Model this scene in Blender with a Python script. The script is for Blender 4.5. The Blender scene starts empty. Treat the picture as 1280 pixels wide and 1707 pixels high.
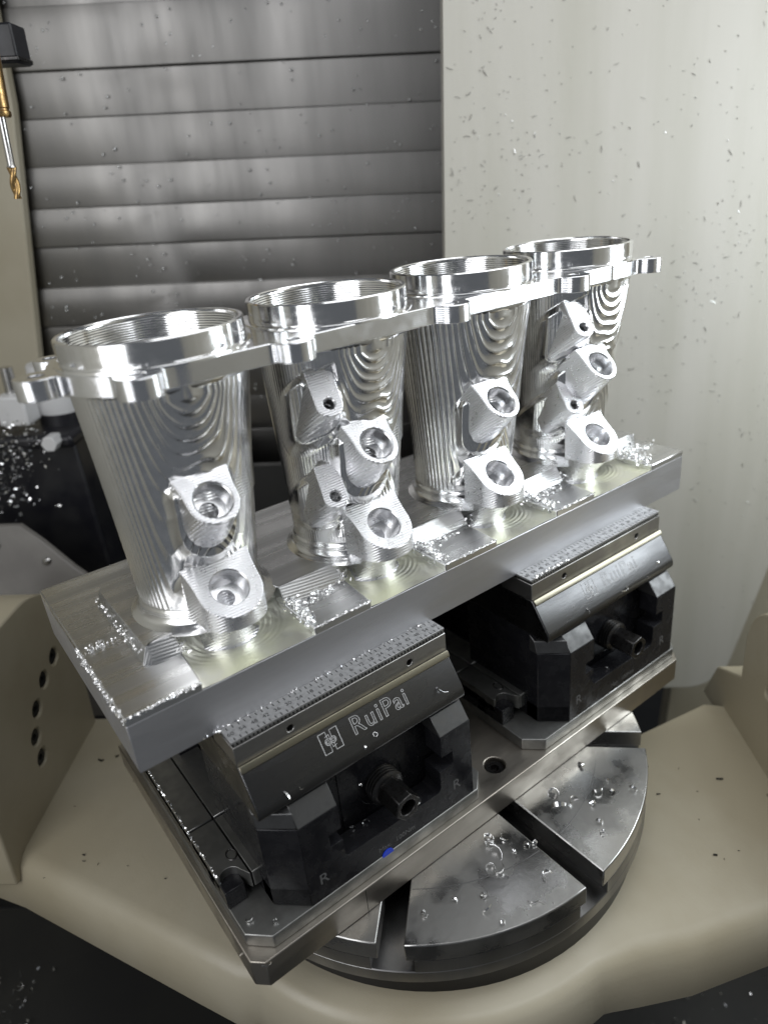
import bpy, bmesh, math, random
import numpy as np
from mathutils import Vector, Matrix, noise
from mathutils.geometry import delaunay_2d_cdt

K = 0.001                      # the scene is measured in millimetres, built in metres
random.seed(7)
rng = np.random.default_rng(11)
scn = bpy.context.scene
col = scn.collection

# ------------------------------------------------------------------ camera
CAM = Vector((-38.04, -256.61, 189.24))
CR = Matrix(((0.79324787, -0.60156859, -0.09419683), (-0.32352775, -0.28534797, -0.90216757), (0.51583681, 0.74611779, -0.4209758)))
cd = bpy.data.cameras.new('camera'); cam = bpy.data.objects.new('camera', cd); col.objects.link(cam)
m = Matrix.Identity(4)
for i in range(3):
    m[i][0] = CR[0][i]; m[i][1] = -CR[1][i]; m[i][2] = -CR[2][i]; m[i][3] = CAM[i] * K
cam.matrix_world = m
cd.sensor_fit = 'VERTICAL'; cd.sensor_height = 36.0; cd.lens = 1184.94 / 1707 * 36
cd.clip_start = 0.01; cd.clip_end = 50
cd.dof.use_dof = True; cd.dof.focus_distance = 0.385; cd.dof.aperture_fstop = 6.0
scn.camera = cam

# machine frame (a right, b deep, c up) seen from the table centre; the table stands turned inside the machine
MW = Matrix(((0.786734, -0.61481363, -0.05526136), (0.61558789, 0.78805944, -0.00372348), (0.04583848, -0.03108883, 0.99846498)))
ORG = Vector((183, 51, -157))
def M(a, b, c):
    return ORG + MW.transposed() @ Vector((a, b, c))

# ------------------------------------------------------------------ world and lamps
w = bpy.data.worlds.new('World'); scn.world = w; w.use_nodes = True
bg = w.node_tree.nodes['Background']; bg.inputs[0].default_value = (0.86, 0.92, 1.0, 1); bg.inputs[1].default_value = 0.115
def lamp(name, pos, target, sx, sy, power, color=(1, 1, 1), spread=180):
    d = bpy.data.lights.new(name, 'AREA'); d.shape = 'RECTANGLE'; d.size = sx * K; d.size_y = sy * K
    d.energy = power; d.color = color; d.spread = math.radians(spread)
    o = bpy.data.objects.new(name, d); col.objects.link(o)
    o.location = pos * K
    o.rotation_euler = (target - pos).to_track_quat('-Z', 'Y').to_euler()
    return o
lamp('led_tube_right', M(520, 20, 300), M(60, 0, 60), 220, 480, 2.4, (0.88, 0.95, 1.0))
lamp('led_panel_top', M(230, -60, 800), M(20, 40, 60), 800, 560, 3.0, (0.96, 0.98, 1.0))
lamp('fill_panel_left', M(-400, -560, 430), M(60, 60, 120), 440, 660, 2.7, (0.97, 0.98, 1.0))  # unseen soft fill, added at the front left to brighten the ducts
scn.view_settings.view_transform = 'Standard'; scn.view_settings.look = 'None'
scn.view_settings.exposure = 0.0; scn.view_settings.gamma = 1.0

# ------------------------------------------------------------------ materials
def mat(name, color, metallic=0.0, rough=0.4, noise_scale=0, col2=None, rough2=None, bump=0, bump_scale=1.0,
        wave=None, aniso=0.0, coat=0.0, spec=0.5, contrast=(0.35, 0.65), stretch=None, flecks=None):
    """noise_scale / bump_scale in features per mm; wave = (period mm, axis vector, strength)"""
    mt = bpy.data.materials.new(name); mt.use_nodes = True
    nt = mt.node_tree; N = nt.nodes; L = nt.links; p = N['Principled BSDF']
    p.inputs['Base Color'].default_value = (*color, 1); p.inputs['Metallic'].default_value = metallic
    p.inputs['Roughness'].default_value = rough; p.inputs['Anisotropic'].default_value = aniso
    p.inputs['Coat Weight'].default_value = coat; p.inputs['Specular IOR Level'].default_value = spec
    tc = N.new('ShaderNodeTexCoord'); mp = N.new('ShaderNodeMapping'); mp.inputs['Scale'].default_value = (1000, 1000, 1000)
    L.new(tc.outputs['Object'], mp.inputs[0])
    src = mp.outputs[0]
    if stretch:
        m2 = N.new('ShaderNodeMapping'); m2.inputs['Scale'].default_value = stretch; L.new(src, m2.inputs[0]); nsrc = m2.outputs[0]
    else: nsrc = src
    last = None
    if noise_scale:
        n = N.new('ShaderNodeTexNoise'); n.inputs['Scale'].default_value = noise_scale; n.inputs['Detail'].default_value = 6
        L.new(nsrc, n.inputs['Vector'])
        r = N.new('ShaderNodeMapRange'); r.inputs[1].default_value = contrast[0]; r.inputs[2].default_value = contrast[1]
        L.new(n.outputs['Fac'], r.inputs[0])
        if col2:
            mx = N.new('ShaderNodeMix'); mx.data_type = 'RGBA'; mx.inputs[6].default_value = (*color, 1); mx.inputs[7].default_value = (*col2, 1)
            L.new(r.outputs[0], mx.inputs[0]); L.new(mx.outputs[2], p.inputs['Base Color'])
        if rough2 is not None:
            r2 = N.new('ShaderNodeMapRange'); r2.inputs[3].default_value = rough; r2.inputs[4].default_value = rough2
            L.new(r.outputs[0], r2.inputs[0]); L.new(r2.outputs[0], p.inputs['Roughness'])
    if bump:
        n = N.new('ShaderNodeTexNoise'); n.inputs['Scale'].default_value = bump_scale; n.inputs['Detail'].default_value = 5
        L.new(nsrc, n.inputs['Vector'])
        b = N.new('ShaderNodeBump'); b.inputs['Strength'].default_value = bump; b.inputs['Distance'].default_value = 0.0004
        L.new(n.outputs['Fac'], b.inputs['Height']); last = b
    if wave:
        per, axis, st = wave
        dn = N.new('ShaderNodeVectorMath'); dn.operation = 'DOT_PRODUCT'; dn.inputs[1].default_value = Vector(axis).normalized() * (2 * math.pi / per)
        L.new(src, dn.inputs[0])
        nn = N.new('ShaderNodeTexNoise'); nn.inputs['Scale'].default_value = 0.05; L.new(src, nn.inputs['Vector'])
        ad = N.new('ShaderNodeMath'); ad.operation = 'MULTIPLY_ADD'; ad.inputs[1].default_value = 4.0; L.new(nn.outputs['Fac'], ad.inputs[0]); L.new(dn.outputs['Value'], ad.inputs[2])
        sn = N.new('ShaderNodeMath'); sn.operation = 'SINE'; L.new(ad.outputs[0], sn.inputs[0])
        b = N.new('ShaderNodeBump'); b.inputs['Strength'].default_value = st; b.inputs['Distance'].default_value = 0.0001
        L.new(sn.outputs[0], b.inputs['Height'])
        if last: L.new(last.outputs[0], b.inputs['Normal'])
        last = b
    if last: L.new(last.outputs[0], p.inputs['Normal'])
    return mt

AL = (0.88, 0.885, 0.89)
MT = {}
MT['duct'] = mat('milled_aluminium', (0.92, 0.92, 0.92), 1, 0.13, 0.25, None, 0.22, 0.10, 1.8)
MT['duct_side'] = mat('fine_milled_aluminium', AL, 1, 0.15, 0.5, None, 0.32, 0.25, 1.1, wave=(1.1, (0, 0, 1), 0.5))
MT['ring'] = mat('turned_aluminium', (0.9, 0.9, 0.9), 1, 0.10, 0.15, None, 0.17, 0.03, 0.6, stretch=(1, 1, 3))
MT['bore'] = mat('stepped_bore_aluminium', (0.88, 0.88, 0.88), 1, 0.16)
MT['plate'] = mat('flange_aluminium', (0.88, 0.885, 0.9), 1, 0.13, 0.2, None, 0.22, wave=(0.9, (0, 0, 1), 0.25))
MT['boss'] = mat('boss_aluminium', (0.88, 0.88, 0.90), 1, 0.26, 0.3, None, 0.36, wave=(1.25, (0, 0.55, 0.84), 0.9))
MT['hole'] = mat('bored_hole_aluminium', (0.88, 0.88, 0.89), 1, 0.27)
MT['block'] = mat('brushed_stock_aluminium', (0.60, 0.60, 0.62), 1, 0.42, 0.12, (0.52, 0.52, 0.54), 0.52, 0.12, 0.8, stretch=(0.15, 1, 1))
MT['blocktop'] = mat('faced_aluminium', (0.78, 0.78, 0.78), 1, 0.20, 0.1, (0.6, 0.6, 0.6), 0.36, 0.06, 0.8, wave=(0.9, (0.06, 1, 0), 0.25), stretch=(0.06, 1, 1))
MT['pocket'] = mat('oily_pocket_aluminium', (0.95, 0.95, 0.86), 1, 0.34, 0.05, (0.93, 0.94, 0.76), 0.50, 0.25, 0.15)
MT['chip'] = mat('bright_chip', (0.92, 0.92, 0.92), 1, 0.15)
MT['jaw'] = mat('nickel_jaw_steel', (0.13, 0.13, 0.132), 1, 0.22, 0.08, (0.09, 0.09, 0.092), 0.36, 0.12, 0.7, stretch=(0.2, 1, 1))
MT['jawgrip'] = mat('ground_jaw_steel', (0.42, 0.415, 0.40), 1, 0.30, 0.08, (0.34, 0.33, 0.32), 0.42, 0.1, 1.0)
MT['ruler'] = mat('satin_ruler_steel', (0.46, 0.46, 0.46), 0.9, 0.45, 0.5, (0.36, 0.36, 0.36), 0.6)
MT['black'] = mat('black_oxide_steel', (0.011, 0.011, 0.013), 0.1, 0.16, 0.12, (0.016, 0.016, 0.018), 0.34, 0.18, 0.35, spec=0.28)
MT['blacktop'] = mat('worn_black_edge', (0.16, 0.16, 0.16), 0.9, 0.34, 0.15, (0.10, 0.10, 0.10), 0.5)
MT['rail'] = mat('ground_rail_steel', (0.40, 0.40, 0.39), 0.95, 0.38, 0.06, (0.20, 0.20, 0.19), 0.5, 0.15, 0.4)
MT['screw'] = mat('oily_screw_steel', (0.085, 0.08, 0.078), 0.95, 0.22, 0.3, (0.05, 0.05, 0.05), 0.4)
MT['baseplate'] = mat('ground_base_plate_steel', (0.48, 0.45, 0.40), 1, 0.30, 0.05, (0.34, 0.31, 0.27), 0.50, 0.2, 0.35, stretch=(0.4, 1, 1))
MT['table'] = mat('ground_table_steel', (0.42, 0.415, 0.405), 1, 0.20, 0.045, (0.30, 0.295, 0.285), 0.42, 0.14, 0.35, contrast=(0.42, 0.6))
MT['tablerim'] = mat('turned_table_rim', (0.30, 0.295, 0.29), 1, 0.28, 0.05, (0.22, 0.22, 0.22), 0.42, stretch=(1, 1, 0.1))
MT['darksteel'] = mat('dark_seal_steel', (0.03, 0.03, 0.032), 0.7, 0.3)
MT['cream'] = mat('cream_machine_paint', (0.44, 0.40, 0.305), 0, 0.34, 0.007, (0.355, 0.312, 0.22), 0.52, 0.22, 0.45, contrast=(0.40, 0.62))
MT['wall'] = mat('pale_machine_paint', (0.57, 0.55, 0.495), 0, 0.42, 0.02, (0.48, 0.465, 0.40), 0.62, 0.10, 0.5, stretch=(1, 1, 0.10), contrast=(0.38, 0.68))
MT['cover'] = mat('brushed_stainless_cover', (0.28, 0.272, 0.262), 1, 0.30, 0.02, (0.20, 0.196, 0.19), 0.44, 0.06, 0.3, stretch=(1, 1, 0.15), aniso=0.5)
MT['grey'] = mat('taupe_painted_sheet', (0.20, 0.19, 0.175), 0, 0.4, 0.03, (0.16, 0.15, 0.14), 0.5)
MT['rubber'] = mat('black_enclosure_panel', (0.010, 0.010, 0.014), 0, 0.32, 0.05, (0.016, 0.016, 0.018), 0.5)
MT['floor'] = mat('dark_wet_sheet_metal', (0.035, 0.035, 0.033), 0.2, 0.30, 0.01, (0.022, 0.022, 0.022), 0.5, 0.2, 0.05)
MT['white'] = mat('white_sensor_plastic', (0.66, 0.66, 0.66), 0, 0.35)
MT['gold'] = mat('gold_coated_carbide', (0.62, 0.40, 0.16), 1, 0.25, 0.4, (0.30, 0.2, 0.1), 0.4)
MT['toolsteel'] = mat('tool_shank_steel', (0.55, 0.54, 0.53), 1, 0.22)
MT['ink'] = mat('etched_black_ink', (0.02, 0.02, 0.02), 0, 0.5)
MT['engrave'] = mat('laser_engraved_grey', (0.55, 0.55, 0.55), 0.3, 0.5)
MT['engravedim'] = mat('faint_engraved_grey', (0.12, 0.12, 0.12), 0.2, 0.5)
MT['blue'] = mat('blue_plastic', (0.01, 0.05, 0.6), 0, 0.35)
MT['speck'] = mat('dirt_speck', (0.37, 0.36, 0.33), 0.2, 0.5)
MT['drop'] = mat('coolant_drop', (0.85, 0.86, 0.86), 0.9, 0.08)
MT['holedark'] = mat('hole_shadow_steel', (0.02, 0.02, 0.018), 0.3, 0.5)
MT['yellowband'] = mat('oil_tinted_band', (0.34, 0.32, 0.25), 1, 0.26, 0.1, (0.26, 0.24, 0.18), 0.38, stretch=(0.1, 1, 1))

# ------------------------------------------------------------------ mesh helpers (all lengths in mm)
def tag(o, label=None, cat=None, group=None, kind=None):
    if label: o['label'] = label
    if cat: o['category'] = cat
    if group: o['group'] = group
    if kind: o['kind'] = kind
    return o
def root_of(o):
    while o.parent: o = o.parent
    return o
def empty(name, loc, label, cat, group=None):
    o = bpy.data.objects.new(name, None); col.objects.link(o); o.empty_display_size = 0.02
    o.location = Vector(loc) * K; tag(o, label, cat, group); return o
def mesh_obj(name, verts, faces, material, parent=None, smooth=35, bevel=0.0, seg=2, origin=None):
    me = bpy.data.meshes.new(name)
    v = np.asarray(verts, float)
    if parent is not None: off = np.array(root_of(parent).location) / K
    elif origin is not None: off = np.asarray(origin, float)
    else: off = (v.min(0) + v.max(0)) / 2; off[2] = v[:, 2].min()
    me.from_pydata(((v - off) * K).tolist(), [], faces)
    bm = bmesh.new(); bm.from_mesh(me); bmesh.ops.remove_doubles(bm, verts=bm.verts, dist=1e-7)
    bmesh.ops.recalc_face_normals(bm, faces=bm.faces); bm.to_mesh(me); bm.free()
    if smooth:
        me.polygons.foreach_set('use_smooth', [True] * len(me.polygons)); me.set_sharp_from_angle(angle=math.radians(smooth))
    mats = material if isinstance(material, (list, tuple)) else [material]
    for t in mats: me.materials.append(MT[t])
    o = bpy.data.objects.new(name, me); col.objects.link(o)
    if parent is not None: o.parent = parent
    else: o.location = Vector(off) * K
    if bevel:
        b = o.modifiers.new('bevel', 'BEVEL'); b.width = bevel * K; b.segments = seg; b.limit_method = 'ANGLE'; b.angle_limit = math.radians(40); b.harden_normals = False
    return o
class MB:
    def __init__(s): s.v = []; s.f = []
    def add(s, v, f):
        n = len(s.v); s.v += [tuple(p) for p in v]; s.f += [tuple(i + n for i in q) for q in f]; return s
    def build(s, name, material, parent=None, **k): return mesh_obj(name, s.v, s.f, material, parent, **k)
def box(x0, x1, y0, y1, z0, z1, fn=None):
    v = [(x, y, z) for z in (z0, z1) for y in (y0, y1) for x in (x0, x1)]
    if fn: v = [tuple(fn(*p)) for p in v]
    return v, [(0, 2, 3, 1), (4, 5, 7, 6), (0, 1, 5, 4), (2, 6, 7, 3), (0, 4, 6, 2), (1, 3, 7, 5)]
def inside(p, poly):
    x, y = p; c = False; n = len(poly)
    for i in range(n):
        x1, y1 = poly[i]; x2, y2 = poly[(i + 1) % n]
        if (y1 > y) != (y2 > y) and x < (x2 - x1) * (y - y1) / (y2 - y1) + x1: c = not c
    return c
def prism(poly, w0, w1, fn, holes=(), caps=(True, True), wfun=None):
    """poly (u,v) extruded along w; fn(u,v,w)->xyz"""
    loops = [list(poly)] + [list(h) for h in holes]
    pts = []; ed = []; rings = []
    for lp in loops:
        n = len(pts); pts += [Vector(p) for p in lp]; ed += [(n + i, n + (i + 1) % len(lp)) for i in range(len(lp))]; rings.append((n, len(lp)))
    r = delaunay_2d_cdt(pts, ed, [], 0, 1e-6)
    vo = r[0]; tri = []
    for t in r[2]:
        c = (sum(vo[i].x for i in t) / len(t), sum(vo[i].y for i in t) / len(t))
        if inside(c, loops[0]) and not any(inside(c, h) for h in loops[1:]): tri.append(tuple(t))
    V = []; F = []
    nv = len(vo)
    wa = (lambda p: w0) if not callable(w0) else w0
    wb = (lambda p: w1) if not callable(w1) else w1
    V += [tuple(fn(p.x, p.y, wa(p))) for p in vo]; V += [tuple(fn(p.x, p.y, wb(p))) for p in vo]
    if caps[0]: F += [t[::-1] for t in tri]
    if caps[1]: F += [tuple(i + nv for i in t) for t in tri]
    for lp in loops:
        n = len(V); k = len(lp)
        V += [tuple(fn(p[0], p[1], wa(Vector(p)))) for p in lp]; V += [tuple(fn(p[0], p[1], wb(Vector(p)))) for p in lp]
        F += [(n + i, n + (i + 1) % k, n + k + (i + 1) % k, n + k + i) for i in range(k)]
    return V, F
XYZ = lambda u, v, w_: (u, v, w_)
XZY = lambda u, v, w_: (u, w_, v)
YZX = lambda u, v, w_: (w_, u, v)
def arc(cx, cy, r, a0, a1, n): return [(cx + r * math.cos(math.radians(a0 + (a1 - a0) * i / n)), cy + r * math.sin(math.radians(a0 + (a1 - a0) * i / n))) for i in range(n + 1)]
def circle(cx, cy, r, n=32): return arc(cx, cy, r, 0, 360, n)[:-1]
def lathe(prof, n, fn, closed=False):
    V = []; F = []; k = len(prof)
    for i in range(n):
        a = 2 * math.pi * i / n
        V += [tuple(fn(r * math.cos(a), r * math.sin(a), z)) for r, z in prof]
    for i in range(n):
        j = (i + 1) % n
        for q in range(k if closed else k - 1):
            p = (q + 1) % k
            F.append((i * k + q, j * k + q, j * k + p, i * k + p))
    return V, F
def grid_faces(rows, cols_, wrap=False):
    i, j = np.meshgrid(np.arange(rows - 1), np.arange(cols_ if wrap else cols_ - 1), indexing='ij')
    a = i * cols_ + j; b = i * cols_ + (j + 1) % cols_
    return np.stack([a, b, b + cols_, a + cols_], -1).reshape(-1, 4).tolist()
def text_mesh(s, size, fn, outline=0.0, spacing=1.0):
    """flat lettering as vertices and faces; fn(u,v,w)->xyz with u centred"""
    cu = bpy.data.curves.new('text', 'FONT'); cu.body = s; cu.size = size; cu.align_x = 'CENTER'; cu.align_y = 'CENTER'; cu.space_character = spacing
    cu.resolution_u = 3
    if outline: cu.fill_mode = 'NONE'; cu.bevel_depth = outline; cu.bevel_resolution = 0
    else: cu.extrude = 0.03
    o = bpy.data.objects.new('text', cu); col.objects.link(o)
    dg = bpy.context.evaluated_depsgraph_get(); dg.update()
    me = o.evaluated_get(dg).to_mesh()
    V = [tuple(fn(*v.co)) for v in me.vertices]; F = [tuple(p.vertices) for p in me.polygons]
    o.evaluated_get(dg).to_mesh_clear(); bpy.data.objects.remove(o); bpy.data.curves.remove(cu)
    return V, F
def tube(pts, r, n=5, taper=None):
    V = []; F = []
    P_ = [Vector(p) for p in pts]
    for i, p in enumerate(P_):
        t = (P_[min(i + 1, len(P_) - 1)] - P_[max(i - 1, 0)]).normalized()
        a = t.cross(Vector((0.31, 0.2, 0.93))).normalized(); b = t.cross(a)
        rr = r * (taper(i / (len(P_) - 1)) if taper else 1)
        V += [tuple(p + a * (rr * math.cos(2 * math.pi * k / n)) + b * (rr * math.sin(2 * math.pi * k / n))) for k in range(n)]
    for i in range(len(P_) - 1):
        for k in range(n): F.append((i * n + k, i * n + (k + 1) % n, (i + 1) * n + (k + 1) % n, (i + 1) * n + k))
    return V, F
def copy_tree(o, parent=None):
    c = o.copy(); col.objects.link(c); c.parent = parent
    for ch in list(o.children): copy_tree(ch, c)
    return c

# ------------------------------------------------------------------ machine setting
# dark sump floor below the cradle
v, f = box(-900, 900, -500, 1000, -420, -400, M)
tag(mesh_obj('sump_floor', v, f, 'floor'), kind='structure')
v, f = box(-620, -150, -260, 60, -262, -250, M)
tag(mesh_obj('sump_tray', v, f, 'floor', bevel=3), kind='structure')

# pale column panel on the right, with a rounded lower corner
cb = 230
pan = [(36, 900), (36, -150)] + arc(286, -110, 42, -90, -10, 10) + [(345, -20), (372, 160), (420, 900)]
v, f = prism(pan, cb, cb + 30, lambda a, c, b: M(a - 0.006 * c, b, c))
tag(mesh_obj('column_panel', v, f, 'wall', bevel=3), kind='structure')
v, f = box(300, 900, cb + 60, cb + 80, -400, 900, M)
tag(mesh_obj('rear_side_panel', v, f, 'cream'), kind='structure')
v, f = box(560, 580, -620, 300, -400, 900, M)
tag(mesh_obj('enclosure_wall_right', v, f, 'wall'), kind='structure')
v, f = box(-600, -580, -620, 300, -400, 900, M)
tag(mesh_obj('enclosure_wall_left', v, f, 'wall'), kind='structure')
# left pale wall, leaning edge, with a lower step
v, f = prism([(-900, 900), (-900, -200), (-392, -200), (-367, 200), (-336, 420), (-330, 560), (-344, 900)], 328, 341, lambda a, c, b: M(a, b, c))
tag(mesh_obj('side_wall', v, f, 'cream', bevel=2), kind='structure')
v, f = box(-350, -180, 300, 330, 92, 138, M)
tag(mesh_obj('wall_ledge', v, f, 'cream', bevel=3), kind='structure')
v, f = box(-420, 60, 292, 300, -300, 90, M)
tag(mesh_obj('lower_rear_panel', v, f, 'floor'), kind='structure')

# telescopic way cover: overlapping stainless slats
cov = empty('telescopic_cover', M(-140, 345, -300), 'grey brushed stainless telescopic way cover behind the workpiece', 'way cover')
edges = [536, 528, 492, 445, 408, 370, 334, 300, 262, 225, 186, 148, 110, 70, 30, -12, -60]
for i in range(1, len(edges) - 1):
    z1, z0 = edges[i], edges[i + 1]
    db = 1.6 * (i % 2) + 0.3 * i
    tilt = (0.9, -0.6, 1.2, 0.2, -0.4, 0.8)[i % 6]
    prof = [(345 + db, z1 + 1), (345 + db - tilt * 1.6, z0 + 2.2), (345 + db - tilt * 1.6 + 0.4, z0 + 1.0), (346.2 + db, z0), (353 + db, z0), (353 + db, z1 + 1)]
    v, f = prism(prof, -470, 75, lambda b, c, a: M(a, b, c + 0.0 * a))
    mesh_obj('slat', v, f, 'cover', cov, bevel=0.5)
bm_ = empty('crossbeam', M(-140, 300, 560), 'dark crossbeam along the top edge of the picture', 'beam')
v, f = box(-520, 60, 285, 345, 529, 640, M); mesh_obj('beam_body', v, f, 'rubber', bm_, bevel=4)
v, f = box(-520, 60, 340, 346, 512, 530, M); mesh_obj('seal_strip', v, f, 'grey', bm_, bevel=1)

# coolant drops and flecks on the cover and the panel (uncountable)
def icos(r, c, flat, nrm):
    n = nrm.normalized(); a = n.orthogonal().normalized(); b = n.cross(a)
    V = [tuple(c + n * r * flat)]; F = []
    for k, (h, rr) in enumerate(((0.75, 0.62), (0.25, 0.95), (0.0, 1.0))):
        V += [tuple(c + n * (r * flat * h) + (a * math.cos(2 * math.pi * i / 8) + b * math.sin(2 * math.pi * i / 8)) * r * rr) for i in range(8)]
    for i in range(8): F.append((0, 1 + i, 1 + (i + 1) % 8))
    for k in range(2):
        for i in range(8): F.append((1 + 8 * k + i, 9 + 8 * k + i, 9 + 8 * k + (i + 1) % 8, 1 + 8 * k + (i + 1) % 8))
    return V, F
nb = -(MW.transposed() @ Vector((0, 1, 0)))
mb = MB()
for i in range(360):
    a = random.uniform(-360, 40); c = random.uniform(140, 520)
    mb.add(*icos(random.uniform(0.5, 1.25), M(a, 344.5, c), 0.8, nb))
tag(mb.build('coolant_drops', 'drop'), 'tiny bright coolant drops and specks stuck on the steel cover', 'drops', kind='stuff')
mb = MB(); mb2 = MB()
clumps = [(random.uniform(45, 380), random.uniform(60, 560)) for _ in range(26)]
for i in range(1100):
    if random.random() < 0.5:
        q0 = random.choice(clumps); a = q0[0] + random.gauss(0, 22); c = q0[1] + random.gauss(0, 26)
    else:
        a = random.uniform(40, 385); c = random.uniform(60, 560) if random.random() < 0.75 else random.uniform(-120, 100)
    if a < 39 or a > 345 or c < -60: continue
    big = random.random() < 0.16
    L_ = random.uniform(2, 5.5) if big else random.choice((0.5, 0.7, 0.9, 1.2, 1.6)); th = random.uniform(0, math.pi); dx, dz = L_ * math.cos(th), L_ * math.sin(th); q = random.uniform(-0.6, 0.6) * L_
    p0 = M(a - 0.006 * c, cb - 0.2, c); p1 = M(a - 0.006 * c + dx / 2 - q * 0.3, cb - 0.6, c + dz / 2 + q * 0.4); p2 = M(a - 0.006 * c + dx, cb - 0.2, c + dz)
    (mb2 if random.random() < 0.25 else mb).add(*tube([p0, p1, p2], random.uniform(0.12, 0.34), 5))
tag(mb.build('stuck_swarf', 'speck'), 'small dark swarf flecks stuck on the pale column panel', 'swarf', kind='stuff')
tag(mb2.build('bright_swarf', 'drop'), 'fine bright swarf flecks stuck on the pale column panel', 'swarf', kind='stuff')
mb = MB()
for i in range(26):
    a, b = random.choice(((random.uniform(150, 250), random.uniform(-100, 30)), (random.uniform(-250, -120), random.uniform(-90, 40))))
    sc = random.choice((0.4, 0.5, 0.7, 1.2)); p0 = M(a, b, -45.6)
    mb.add(*tube([p0, p0 + Vector((random.uniform(-1, 1), random.uniform(-1, 1), 0.2)) * 2 * sc, p0 + Vector((random.uniform(-1, 1), random.uniform(-1, 1), 0.1)) * 3 * sc], 0.5 * sc, 5))
tag(mb.build('deck_dirt', 'holedark'), 'dark specks of dirt scattered on the cream cradle deck', 'dirt', kind='stuff')

# ------------------------------------------------------------------ trunnion cradle
cr = empty('trunnion_cradle', M(0, 0, -95), 'cream painted trunnion cradle carrying the rotary table', 'cradle')
def ring_poly(k):   # plan outline, k = outward growth
    p = [(-330, -38 - k), (-262, -62 - k), (-130, -124 - k), (-104, -136 - k)]
    p += [(165 * math.cos(t) * (1 + k / 260), 165 * math.sin(t) * (1 + k / 260)) for t in np.radians(np.linspace(236, 306, 22))]
    p += [(118, -128 - k), (150, -122 - k), (205, -104 - k), (330, -62 - k), (330, 62), (232, 78), (172, 46), (150, 80), (-150, 80), (-256, 76), (-330, 76)]
    return p
pa, pb = ring_poly(-6), ring_poly(8)
levels = [(-46, ring_poly(-14)), (-47.5, ring_poly(-8)), (-51, ring_poly(-3)), (-60, ring_poly(0)), (-80, ring_poly(5)), (-84, ring_poly(2))]
mb = MB(); n = len(pa)
for li, (c, p) in enumerate(levels): mb.v += [tuple(M(x, y, c)) for x, y in p]
for li in range(len(levels) - 1):
    for i in range(n): mb.f.append((li * n + i, li * n + (i + 1) % n, (li + 1) * n + (i + 1) % n, (li + 1) * n + i))
r = delaunay_2d_cdt([Vector(p) for p in levels[0][1]], [(i, (i + 1) % n) for i in range(n)], [], 0, 1e-6)
mb.f += [tuple(t) for t in r[2] if inside((sum(r[0][i].x for i in t) / 3, sum(r[0][i].y for i in t) / 3), levels[0][1])]
mb.build('cradle_deck', 'cream', cr, smooth=50)
# left arm with its machined facet and five bolt holes
holes_bc = [(42, 42), (23, 36), (6, 24), (-4, 8), (-4, -10)]
def arm_profile(top, b0, b1): return [(b1, -60), (b1, top - 60)] + arc(b1 - 56, top - 56, 56, 0, 90, 10)[1:] + arc(b0 + 56, top - 56, 56, 90, 180, 10) + [(b0, -60)]
hl = [circle(b, c, 6.0, 20) for b, c in holes_bc]
v, f = prism(arm_profile(100, -66, 74), -262, -330, lambda b, c, a: M(a, b, c), hl)
mesh_obj('trunnion_arm', v, f, 'cream', cr, bevel=1.6, seg=3)
for b, c in holes_bc:
    v, f = lathe([(0.01, 0), (2.2, 0), (2.3, 3.0), (4.8, 3.2), (5.8, 2.4), (5.95, -4)], 16, lambda x, y, z: M(-266.5 + z, b + x, c + y)); mesh_obj('bolt_hole', v, f, 'holedark', cr)
v, f = prism([(-12, -60), (112, -60), (96, -22), (60, -4)] + arc(28, 30, 36, -10, 80, 8) + [(-60, 68), (-90, 40), (-90, -60)], 246, 330, lambda b, c, a: M(a, b, c), [circle(22, 10, 4.5, 16)])
mesh_obj('trunnion_arm', v, f, 'cream', cr, bevel=1.6, seg=3)
v, f = lathe([(0.01, 0), (2.2, 0), (2.3, 3.0), (4.2, 3.2), (4.5, 2.4), (4.55, -2)], 16, lambda x, y, z: M(256 - z, 22 + x, 10 + y)); mesh_obj('bolt_hole', v, f, 'holedark', cr)

# ------------------------------------------------------------------ rotary table with T-slots
TX, TY, TZ, TR = 183.0, 51.0, -157.0, 149.0
tb = empty('rotary_table', (TX, TY, TZ - 50), 'round ground steel rotary table with radial T-slots under the base plate', 'rotary table')
def slotted(rad, half):
    p = []
    for k in range(8):
        a0 = k * 45
        d = math.degrees(math.asin(half / rad))
        p += arc(0, 0, rad, a0 - 45 + d if k == -1 else a0 + d, a0 + 45 - d, 14)
        an = math.radians(a0 + 45); ca, sa = math.cos(an), math.sin(an)
        p += [(60 * ca + half * sa, 60 * sa - half * ca), (60 * ca - half * sa, 60 * sa + half * ca)]
    return p
fnT = lambda u, v_, w_: (TX + u, TY + v_, w_)
mb = MB(); mb.add(*prism(slotted(TR, 7.0), TZ - 12, TZ, fnT)); o = mb.build('slotted_top', 'table', tb, bevel=0.7)
mb = MB(); mb.add(*prism(slotted(TR - 0.05, 11.5), TZ - 21, TZ - 12.02, fnT)); mb.build('slot_undercut', 'tablerim', tb)
v, f = lathe([(0.01, TZ - 21), (TR - 0.4, TZ - 21), (TR, TZ - 21.5), (TR, TZ - 29), (TR - 1.5, TZ - 30), (0.01, TZ - 30)], 128, fnT); mesh_obj('table_body', v, f, 'tablerim', tb, smooth=30)
v, f = lathe([(0.01, TZ - 30), (TR - 5, TZ - 30), (TR - 5, TZ - 60), (0.01, TZ - 60)], 96, fnT); mesh_obj('seal_ring', v, f, 'darksteel', tb, smooth=30)
mb = MB()
for k in range(8):
    g0, g1 = k * 45 + 4.0, k * 45 + 41.0
    A = arc(0, 0, 117.9, g0, g1, 24); B = arc(0, 0, 117.3, g0, g1, 24)
    mb.add(*prism(A + B[::-1], TZ + 0.02, TZ + 0.10, fnT))
mb.build('scribed_ring', 'tablerim', tb)

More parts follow.
